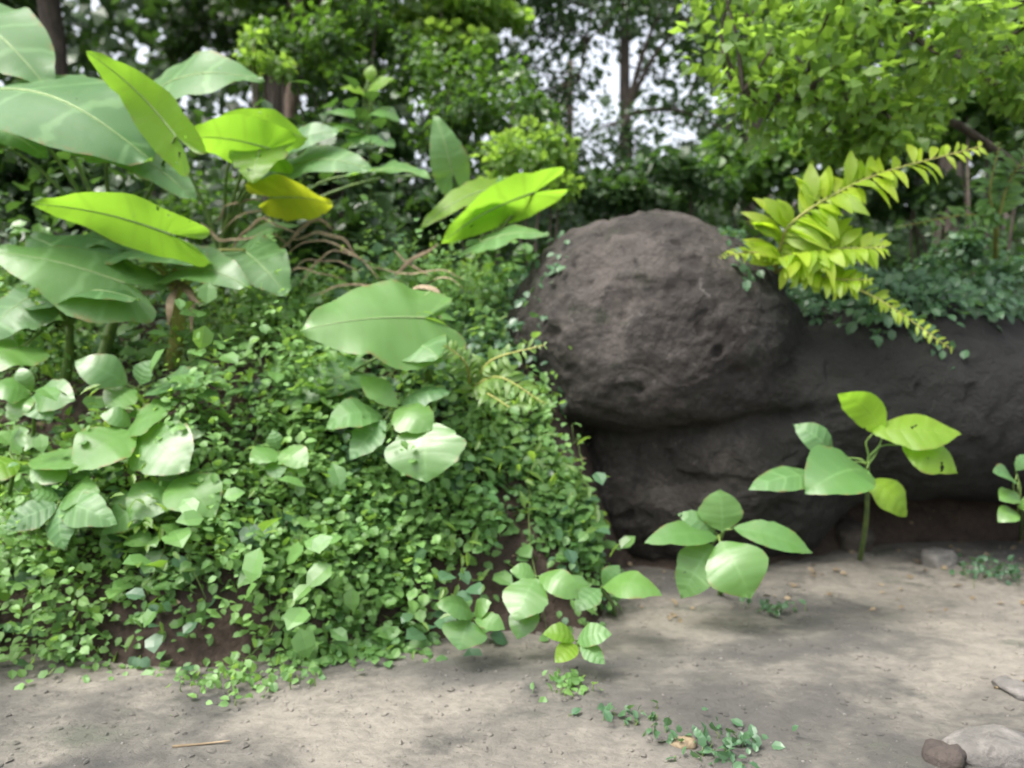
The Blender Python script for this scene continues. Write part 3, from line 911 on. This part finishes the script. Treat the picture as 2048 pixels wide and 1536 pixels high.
def clear_of_rock(P):
    d = np.full(len(P), 9.0)
    m1 = np.linalg.norm((P - bc) / np.array([0.98, 0.92, 0.85]), axis=-1) > 1.0
    return m1 & ~((P[:, 0] > 0.28 + 0.22 * vnoise(P * 3.0) + 0.1 * vnoise(P * 9.0) + 0.25 * (1.4 - P[:, 2]).clip(0, 1.4)) & (P[:, 0] < 4.5) & (P[:, 1] < 5.6) & (P[:, 2] < 1.35))
creeper('ground_cover', 'bright small leaved creeper covering the bank', 2700, (-5.0, 1.62), (-0.3, 3.2), M['cover'], gap=0.04, lift=0.32, size=(0.026, 0.06), seed=1, keep=clear_of_rock)
creeper('ground_cover', 'bright creeper on the steep bank left of the boulders', 300, (-0.5, 1.62), (-0.05, 1.1), M['cover'], gap=-0.12, lift=0.26, size=(0.035, 0.075), seed=12, keep=clear_of_rock)
creeper('weeds', 'taller weeds with longer leaves among the ground cover', 300, (-5.0, 1.5), (0.0, 2.6), M['broad'], per=(5, 11), size=(0.07, 0.15), lift=0.42, gap=-0.2, seed=15, keep=clear_of_rock)
creeper('weeds', 'narrow leaved weeds among the ground cover', 420, (-5.0, 1.5), (-0.1, 2.8), M['tree_light'], per=(8, 20), size=(0.055, 0.11), lift=0.4, gap=0.0, seed=19, keep=clear_of_rock, wide=0.5)
creeper('weeds', 'dark broad weeds low among the ground cover', 260, (-5.0, 1.5), (-0.1, 2.8), M['ivy'], per=(10, 24), size=(0.05, 0.11), lift=0.3, gap=-0.05, seed=23, keep=clear_of_rock, wide=1.3)
creeper('ground_cover', 'dark bluish creeper on the crest behind the rocks', 1100, (0.2, 6.5), (0.9, 4.2), M['ivy'], size=(0.05, 0.085), lift=0.22, gap=-0.2, seed=3, keep=clear_of_rock)
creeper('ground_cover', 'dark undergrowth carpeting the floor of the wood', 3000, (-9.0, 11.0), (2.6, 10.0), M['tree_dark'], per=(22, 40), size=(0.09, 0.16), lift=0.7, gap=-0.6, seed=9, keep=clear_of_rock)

# runners of the creeper lying over the leaves and the bare soil
def runners(n, seed):
    r = np.random.default_rng(seed)
    parts = []
    for q0 in range(n):
        a0, v0 = r.uniform(-4.5, 1.2), r.uniform(0.3, 2.4)
        an = r.uniform(0, 6.28)
        pts = []
        for st in range(7):
            u0 = edge(np.float64(a0)) + v0
            x0, y0 = a0 * RD[0] + u0 * RN[0], a0 * RD[1] + u0 * RN[1]
            pts.append([x0, y0 - 0.03, float(height(x0, y0)) + 0.03 + 0.10 * abs(math.sin(st * 1.3 + q0))])
            an += r.normal(0, 0.5)
            a0 += 0.12 * math.cos(an); v0 += 0.07 * math.sin(an) - 0.02
        parts.append(tube_arrays(spline(pts, 14), np.linspace(0.0045, 0.002, 14), 4))
    return join(parts)
V, Fc = runners(110, 8)
tag(mesh('runners', V, Fc, M['stalk'], origin=(0, 0, 0)), 'thin runners of the creeper on the bank', None, None, 'stuff')

# creeper hanging over the boulders' tops
def on_mesh(BV, n, cond, size, seed):
    r = np.random.default_rng(seed)
    idx = np.where(cond(BV))[0]
    idx = r.choice(idx, n)
    P = BV[idx] + r.normal(0, 0.03, (n, 3)) + np.array([0, -0.015, 0.02])
    D = r.normal(0, 0.6, (n, 3)) + np.array([0, -0.3, -0.6])
    N = np.array([0, -0.6, 0.8]) + r.normal(0, 0.3, (n, 3))
    return P, D, N, r.uniform(*size, n)
def vine_zone(V):
    nz = fbm(V * 2.3 + 5.0, 3)
    return (V[:, 2] > rc2[2] + 0.16) & (V[:, 0] > 1.75) & (V[:, 1] < rc2[1] + 0.3) & (nz > 0.05)
rc2 = pix(1740, 770, 5.62)
P1 = on_mesh(BV, 1500, vine_zone, (0.05, 0.09), 4)
cap_zone = lambda V: (V[:, 0] > 2.2 + 0.25 * vnoise(V * 2.2)) & (V[:, 2] > rc2[2] + 0.34 + 0.28 * vnoise(V * 1.9 + 9) - 0.10 * (V[:, 0] - 2.2))
P4 = on_mesh(BV, 2600, cap_zone, (0.05, 0.10), 14)
P4 = (P4[0] + np.random.default_rng(2).normal(0, 0.05, P4[0].shape) + np.array([0, -0.04, 0.05]),) + P4[1:]
top_zone = lambda V: (V[:, 2] > bc[2] + 0.0) & (V[:, 0] > bc[0] + 0.42) & (V[:, 0] < bc[0] + 1.2) & (fbm(V * 3 + 2, 3) > 0.1)
P2 = on_mesh(BV, 420, top_zone, (0.045, 0.08), 6)
rim_zone = lambda V: (V[:, 2] > bc[2] - 0.6) & (V[:, 0] < bc[0] - 0.55) & (V[:, 1] > bc[1] - 0.5)
P3 = on_mesh(BV, 260, rim_zone, (0.05, 0.08), 8)
P, D, N, S = (np.concatenate(q4) for q4 in zip(P1, P2, P3, P4))
o = scatter_obj('creeper', P, D, N, S, M['ivy'], fine=True, wide=1.0)
tag(o, 'dark creeper sprays hanging over the boulders', None, None, 'stuff')

# ------------------------------------------------------------------ TREES AND SHRUBS
def foliage_cloud(centers, radii, per, size, r, droop=0.35, up=0.7):
    Ps, Ds, Ns, Ss = [], [], [], []
    for c, rad in zip(centers, radii):
        k = int(per * r.uniform(0.6, 1.3))
        o = r.normal(0, 1, (k, 3)); o = unit(o) * (r.uniform(0, 1, (k, 1)) ** 0.45)
        P = c + o * rad * np.array([1, 1, 0.62])
        D = unit(o) * 0.7 + r.normal(0, 0.6, (k, 3)) + np.array([0, 0, -droop])
        N = np.array([0, 0, up]) + 0.3 * o + r.normal(0, 0.4, (k, 3))
        Ps.append(P); Ds.append(D); Ns.append(N); Ss.append(r.uniform(0.65, 1.25, k) * size)
    return (np.concatenate(z) for z in (Ps, Ds, Ns, Ss))

def tree(label, root, top, crown_c, crown_r, clumps, per, leaf, mat, bark='bark', trunk_r=0.12, name='tree', seed=0, group='trees of the wood behind', clump_r=0.55, hole=None):
    r = np.random.default_rng(seed)
    root, top, crown_c, crown_r = (np.asarray(v, float) for v in (root, top, crown_c, crown_r))
    e = empty(name, root, label, 'tree', group)
    mid = (root + top) / 2 + r.normal(0, 0.14, 3) * (1, 1, 0)
    TP = spline([root - np.array([0, 0, 0.2]), root * 0.75 + top * 0.25 + r.normal(0, 0.06, 3), mid, top], 16)
    V, Fc = tube_arrays(TP, trunk_r * np.linspace(1.15, 0.4, 16), 10)
    V = V + (0.08 * trunk_r * fbm(V * 6, 3))[:, None] * unit(V - V.mean(0))
    mesh('trunk', V, Fc, M[bark], e)
    o = unit(r.normal(0, 1, (clumps, 3))) * (r.uniform(0.15, 1, (clumps, 1)) ** 0.5)
    cen = crown_c + o * crown_r
    if hole is not None:
        cen = cen[[not hole(c, r) for c in cen]]
    tw = []
    nl = 6
    order = r.permutation(len(cen))
    limbs = cen[order[:nl]]
    lp = []
    for k, L in enumerate(limbs):
        s = TP[int(r.integers(7, 15))]
        P = spline([s, s * 0.5 + L * 0.5 + np.array([0, 0, 0.12 * np.linalg.norm(L - s)]), L], 9)
        V, Fc = tube_arrays(P, trunk_r * np.linspace(0.42, 0.12, 9), 7)
        mesh('limb', V, Fc, M[bark], e)
        lp.append(P)
    if lp:
        allp = np.concatenate(lp + [TP[8:]])
        for c in cen:
            s = allp[np.argmin(np.linalg.norm(allp - c, axis=-1))]
            if np.linalg.norm(s - c) > 0.05:
                tw.append(tube_arrays(spline([s, (s + c) / 2 + r.normal(0, 0.06, 3), c], 5), np.linspace(0.018, 0.005, 5), 4))
        V, Fc = join(tw)
        tag(mesh('twigs', V, Fc, M[bark], e), kind='stuff')
    P, D, N, S = foliage_cloud(cen, r.uniform(0.6, 1.25, len(cen)) * clump_r, per, leaf, r)
    tag(scatter_obj('crown', P, D, N, S, M[mat], e, fine=leaf > 0.11 and len(P) < 9000, wide=1.25), kind='stuff')
    return e

def shrub(label, px, py, d, rx, ry, leaves, leaf, mat, name='shrub', seed=0, clump_px=46, cat='shrub', group='shrubs at the edge of the wood'):
    r = np.random.default_rng(seed)
    c = pix(px, py, d)
    R = np.array([rx * d / F, rx * d / F * 0.6, ry * d / F])
    root = on_ground(c + np.array([0.1, 0.1, 0]))
    e = empty(name, root, label, cat, group)
    k = max(6, int(14 * rx * ry / 12000))
    o = unit(r.normal(0, 1, (k, 3))) * (r.uniform(0.05, 1, (k, 1)) ** 0.45)
    cen = c + o * R
    for s in range(min(5, k)):
        P = spline([root + r.normal(0, 0.04, 3), root * 0.5 + cen[s] * 0.5 + r.normal(0, 0.1, 3), cen[s]], 9)
        V, Fc = tube_arrays(P, np.linspace(0.022, 0.007, 9), 6)
        mesh('stem', V, Fc, M['bark'], e)
    P, D, N, S = foliage_cloud(cen, r.uniform(0.7, 1.3, k) * clump_px * d / F, leaves // k, leaf, r)
    tag(scatter_obj('foliage', P, D, N, S, M[mat], e, fine=leaf > 0.09, wide=1.2), kind='stuff')
    return e

# the opening in the crowns where the bright sky shows
def px_of(c):
    d = c - CAM
    cp, sp = math.cos(PITCH), math.sin(PITCH)
    f = d[1] * cp - d[2] * sp
    uu = d[1] * sp + d[2] * cp
    return 1024 + F * d[0] / f, 768 - F * uu / f

k = 0
def T(label, x, y, h, cr, clumps, per, leaf, mat, tr=0.14, bark='bark', lean=(0, 0), cz=None, **kw):
    global k
    k += 1
    root = on_ground(np.array([x, y, 0]))
    top = root + np.array([lean[0], lean[1], h])
    c = root + np.array([lean[0] * 0.8, lean[1] * 0.8, h * 0.72 if cz is None else cz])
    return tree(label, root, top, c, cr, clumps, per, leaf, M and mat, bark, tr, seed=100 + k, **kw)

T('dark tree with dense crown behind the tallest elephant ear', -5.4, 9.2, 9.5, (2.7, 2.4, 3.8), 120, 140, 0.15, 'tree_dark')  # unseen upper crowns of the tall trees heightened to shade the undergrowth
T('dark tree over the left half with small sky gaps in its crown', -3.0, 10.4, 9.5, (2.6, 2.4, 3.8), 120, 140, 0.15, 'tree_dark', 0.17)
T('tree with pinkish brown trunk behind the lime leaves', -2.35, 8.3, 5.6, (1.2, 1.0, 1.5), 34, 120, 0.13, 'tree_mid', 0.10, 'bark_pale')
T('dark trunked tree left of the bright sky opening', -0.75, 10.8, 9.5, (2.0, 2.6, 3.6), 100, 140, 0.14, 'tree_mid', 0.20)
T('sparse tree whose thin crown fills the bright sky opening', 1.5, 10.2, 6.0, (1.9, 1.2, 1.6), 60, 150, 0.075, 'tree_dark', 0.10, clump_r=0.5, cz=3.0)
T('leaning dark tree right of the bright sky opening', 3.6, 11.0, 9.5, (2.1, 2.4, 3.6), 95, 140, 0.14, 'tree_mid', 0.18, lean=(-0.8, 0))
T('bushy green tree behind the arching fern', 5.6, 10.2, 9.0, (2.6, 2.4, 3.6), 84, 130, 0.14, 'tree_mid', 0.15)
T('far tree at the right edge of the wood', 9.0, 12.0, 7.0, (2.6, 1.8, 2.8), 64, 150, 0.17, 'tree_dark')
T('far tree at the left edge of the wood', -9.2, 12.2, 7.0, (2.8, 1.8, 2.8), 64, 150, 0.17, 'tree_dark')
T('far low tree deep in the wood left of the middle', -4.8, 15.5, 7.0, (3.4, 1.6, 2.6), 80, 140, 0.2, 'tree_dark')
T('far low tree deep in the wood under the sky opening', 1.2, 16.0, 3.6, (3.2, 1.6, 0.7), 40, 140, 0.18, 'tree_mid', cz=0.3)
T('far low tree deep in the wood right of the middle', 8.6, 15.5, 4.2, (3.2, 1.6, 1.0), 44, 140, 0.2, 'tree_dark')
def far_wood(n, seed):
    """The depth of the wood: leaf masses too far and too many to tell apart, thinner in front of the bright sky."""
    r = np.random.default_rng(seed)
    x = r.uniform(-24, 26, n); y = r.uniform(17.0, 24.0, n)
    z0 = height(x, y)
    z = z0 + r.uniform(0, 1, n) * (10.5 + 1.5 * vnoise(np.stack([x * 0.3, y * 0, x * 0 + 2.0], -1)))
    P = np.stack([x, y, z], -1)
    open_ = np.maximum(np.exp(-(((x - 2.4) / 2.9) ** 2 + ((z - 8.2) / 2.9) ** 2) ** 2), 0.9 * np.exp(-(((x - 8.7) / 3.2) ** 2 + ((z - 7.2) / 0.9) ** 2) ** 2))
    lump = vnoise(P * 0.55) + 0.5 * vnoise(P * 1.4)
    ok = (r.uniform(0, 1, n) > 0.98 * open_) & (lump > -0.95 + 0.2 * sstep(z, 5.0, 9.0))
    P = P[ok]; m = len(P)
    D = r.normal(0, 0.7, (m, 3)) + np.array([0, 0, -0.5]); N = r.normal(0, 0.5, (m, 3)) + np.array([0, -0.3, 0.6])
    return P, D, N, r.uniform(0.28, 0.5, m)
P, D, N, S = far_wood(38000, 4)
tag(scatter_obj('far_wood', P, D, N, S, M['tree_dark'], fine=False, wide=1.4), 'dense dark wood far behind the bank', None, None, 'stuff')
# the near tree whose fresh leaves hang into the upper right
root = on_ground(np.array([5.2, 6.6, 0]))
tree('near tree dangling fresh light green branches into the upper right', root, root + np.array([-0.6, -0.6, 3.4]), pix(1790, 85, 4.9), (1.45, 0.7, 0.66), 60, 70, 0.10,
     'tree_light', 'bark', 0.11, seed=77, clump_r=0.30)

shrub('leafy climber shrub in the upper middle left of the sky', 690, 90, 7.6, 180, 150, 3600, 0.09, 'tree_mid', seed=1)
shrub('fresh green shrub hanging at the top middle of the view', 930, 60, 8.2, 140, 110, 1500, 0.12, 'tree_light', seed=2)
shrub('green shrub just left of the bright sky opening', 960, 230, 7.2, 130, 130, 2000, 0.09, 'tree_mid', seed=3)
shrub('dark shrub behind the whitish elephant ear leaves', 640, 300, 7.6, 190, 110, 2200, 0.12, 'tree_dark', seed=4)
shrub('yellow green sprig above the bluish elephant ear leaf', 535, 115, 6.4, 62, 62, 330, 0.085, 'tree_light', seed=5, clump_px=26)
shrub('olive green bush between the lime leaf and the sky opening', 1080, 320, 6.6, 110, 80, 1500, 0.085, 'tree_light', seed=6)
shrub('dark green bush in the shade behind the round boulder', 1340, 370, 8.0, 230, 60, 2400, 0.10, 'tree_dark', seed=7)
shrub('green bush below the sky gaps right of the middle', 1560, 330, 8.4, 210, 90, 2400, 0.11, 'tree_mid', seed=8)
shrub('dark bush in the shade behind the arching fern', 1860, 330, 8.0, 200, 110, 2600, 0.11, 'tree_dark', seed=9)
shrub('bluish green shrub spilling over the back of the long boulder', 1950, 560, 6.3, 160, 80, 2000, 0.08, 'ivy', seed=10)
shrub('dark shrub behind the elephant ears at the left edge', 80, 330, 6.6, 190, 150, 2400, 0.11, 'tree_dark', seed=11)
shrub('shaded shrub behind the yellow elephant ear leaf', 430, 420, 6.8, 170, 100, 1800, 0.08, 'tree_mid', seed=12)
shrub('dark shrub in the hollow behind the crossed dry blades', 800, 440, 7.6, 170, 70, 1600, 0.10, 'tree_dark', seed=13)
shrub('pale green shrub at the top right corner', 1990, 220, 6.8, 130, 80, 1300, 0.10, 'tree_mid', seed=14)

# ------------------------------------------------------------------ VERGE: stones, gravel, litter, tufts
def stone(label, px, py, radii, seed, mat='stone', group=None):
    p = hit(px, py)
    V, Fc = rock_arrays(p + np.array([0, 0, radii[2] * 0.35]), radii, 3, seed, 0.16, 5, 1.8, seed * 1.0, 2.6)
    o = mesh('stone', V, Fc, M[mat], origin=p, smooth=True)
    return tag(o, label, 'stone', group)
stone('largest grey stone in the bottom right corner', 1990, 1510, (0.16, 0.13, 0.06), 3)
stone('dark lump of stone left of the largest one', 1890, 1522, (0.08, 0.07, 0.05), 4, 'rock_dark')
stone('flat pale stone at the right edge of the dirt', 2030, 1385, (0.10, 0.07, 0.03), 5)
stone('small reddish stone in the weeds at the bottom', 1365, 1492, (0.05, 0.04, 0.025), 6, 'dry')
stone('grey stone on the dirt near the right foot of the bank', 1880, 1130, (0.14, 0.11, 0.08), 7)
stone('mossy stone below the long dark boulder', 1700, 1085, (0.2, 0.15, 0.12), 8, 'rock_dark')

def gravel(n, seed, big=0.006):
    r = np.random.default_rng(seed)
    V0, F0 = ICO[1]
    x = r.uniform(-3.6, 4.6, n); u = r.uniform(2.2, 5.0, n)
    y = u + x * 0.17
    ok = bank_h(x, y) < ground_h(x, y) + 0.02
    x, y = x[ok], y[ok]; n = len(x)
    s = 0.003 + big * r.uniform(0, 1, n) ** 3
    z = ground_h(x, y)
    Vn = V0[None] * (1 + r.normal(0, 0.14, (n, len(V0), 1))) * (s[:, None] * r.uniform(0.7, 1.3, (n, 3)) * np.array([1, 1, 0.6]))[:, None]
    V = (Vn + np.stack([x, y, z], -1)[:, None]).reshape(-1, 3)
    Fc = (F0[None] + (np.arange(n) * len(V0))[:, None, None]).reshape(-1, 3)
    return V, Fc
V, Fc = gravel(8000, 9, 0.014)
tag(mesh('clods', V, Fc, M['dirt'], origin=(0, 0, 0), smooth=False), 'small clods of earth on the verge', None, None, 'stuff')
V, Fc = gravel(2200, 5)
tag(mesh('gravel', V, Fc, M['stone'], origin=(0, 0, 0)), 'loose grit and small pebbles on the dirt', None, None, 'stuff')

def litter(n, seed):
    r = np.random.default_rng(seed)
    x = r.uniform(-3.6, 4.6, n); u = 3.8 + 3.2 * r.uniform(0, 1, n) ** 0.9; y = u + x * 0.17
    P = np.stack([x, y, height(x, y) + 0.012], -1)
    D = r.normal(0, 1, (n, 3)) * np.array([1, 1, 0.25]); N = np.array([0, -0.2, 1.0]) + r.normal(0, 0.3, (n, 3))
    return P, D, N, r.uniform(0.02, 0.06, n)
P, D, N, S = litter(800, 6)
tag(scatter_obj('leaf_litter', P, D, N, S, M['dry'], fine=True), 'brown fallen leaves scattered on the dirt and soil', None, None, 'stuff')

def tuft(label, px, py, n, h, seed, mat='cover', spread=0.14):
    r = np.random.default_rng(seed)
    p = hit(px, py)
    e = empty('weed_tuft', p, label, 'weed', 'weed tufts on the verge')
    base = p + np.stack([r.normal(0, spread, n), r.normal(0, spread * 0.6, n), r.uniform(0, h * 0.4, n)], -1)
    base[:, 2] = np.maximum(base[:, 2], height(base[:, 0], base[:, 1]) + 0.005) + r.uniform(0, h * 0.5, n)
    D = r.normal(0, 0.7, (n, 3)) + np.array([0, 0, 0.35]); N = np.array([0, -0.4, 0.8]) + r.normal(0, 0.4, (n, 3))
    tag(scatter_obj('leaves', base, D, N, r.uniform(0.025, 0.055, n), M[mat], e), kind='stuff')
    st = [tube_arrays(spline([np.array([b_[0], b_[1], float(height(b_[0], b_[1])) - 0.01]), b_ * 0.5 + np.array([b_[0], b_[1], float(height(b_[0], b_[1]))]) * 0.5 + r.normal(0, 0.008, 3), b_], 4), [0.003, 0.0025, 0.002, 0.0015], 4) for b_ in base[:18]]
    V, Fc = join(st)
    tag(mesh('stems', V, Fc, M['stalk'], e), kind='stuff')
tuft('low weed patch at the bottom right of the middle', 1440, 1500, 80, 0.05, 1, 'ivy', 0.14)
tuft('small weed on the dirt below the sprawling seedling', 1135, 1382, 40, 0.06, 2, 'cover', 0.06)
tuft('weed sprig in the dirt below the glossy seedling', 1545, 1225, 40, 0.06, 3, 'ivy', 0.06)
tuft('weed trailing onto the dirt below the ground cover', 480, 1385, 110, 0.10, 4, 'cover', 0.14)
tuft('dark weeds on the slope at the right edge', 2010, 1160, 130, 0.14, 5, 'ivy', 0.16)
tuft('faint weed patch left of the reddish stone', 1250, 1440, 24, 0.03, 6, 'ivy', 0.08)

def twig(label, pts, r0):
    P = spline([hit(*p) + np.array([0, 0, 0.012]) for p in pts], 12)
    V, Fc = tube_arrays(P, np.linspace(r0, r0 * 0.5, 12), 6)
    tag(mesh('twig', V, Fc, M['dry'], origin=P[0]), label, 'twig', 'twigs lying on the dirt')
twig('thin pale twig lying on the dirt at the bottom left', [(345, 1500), (400, 1495), (460, 1488)], 0.006)
twig('pale twig lying at the right edge of the dirt', [(1990, 1382), (2020, 1375), (2060, 1362)], 0.007)
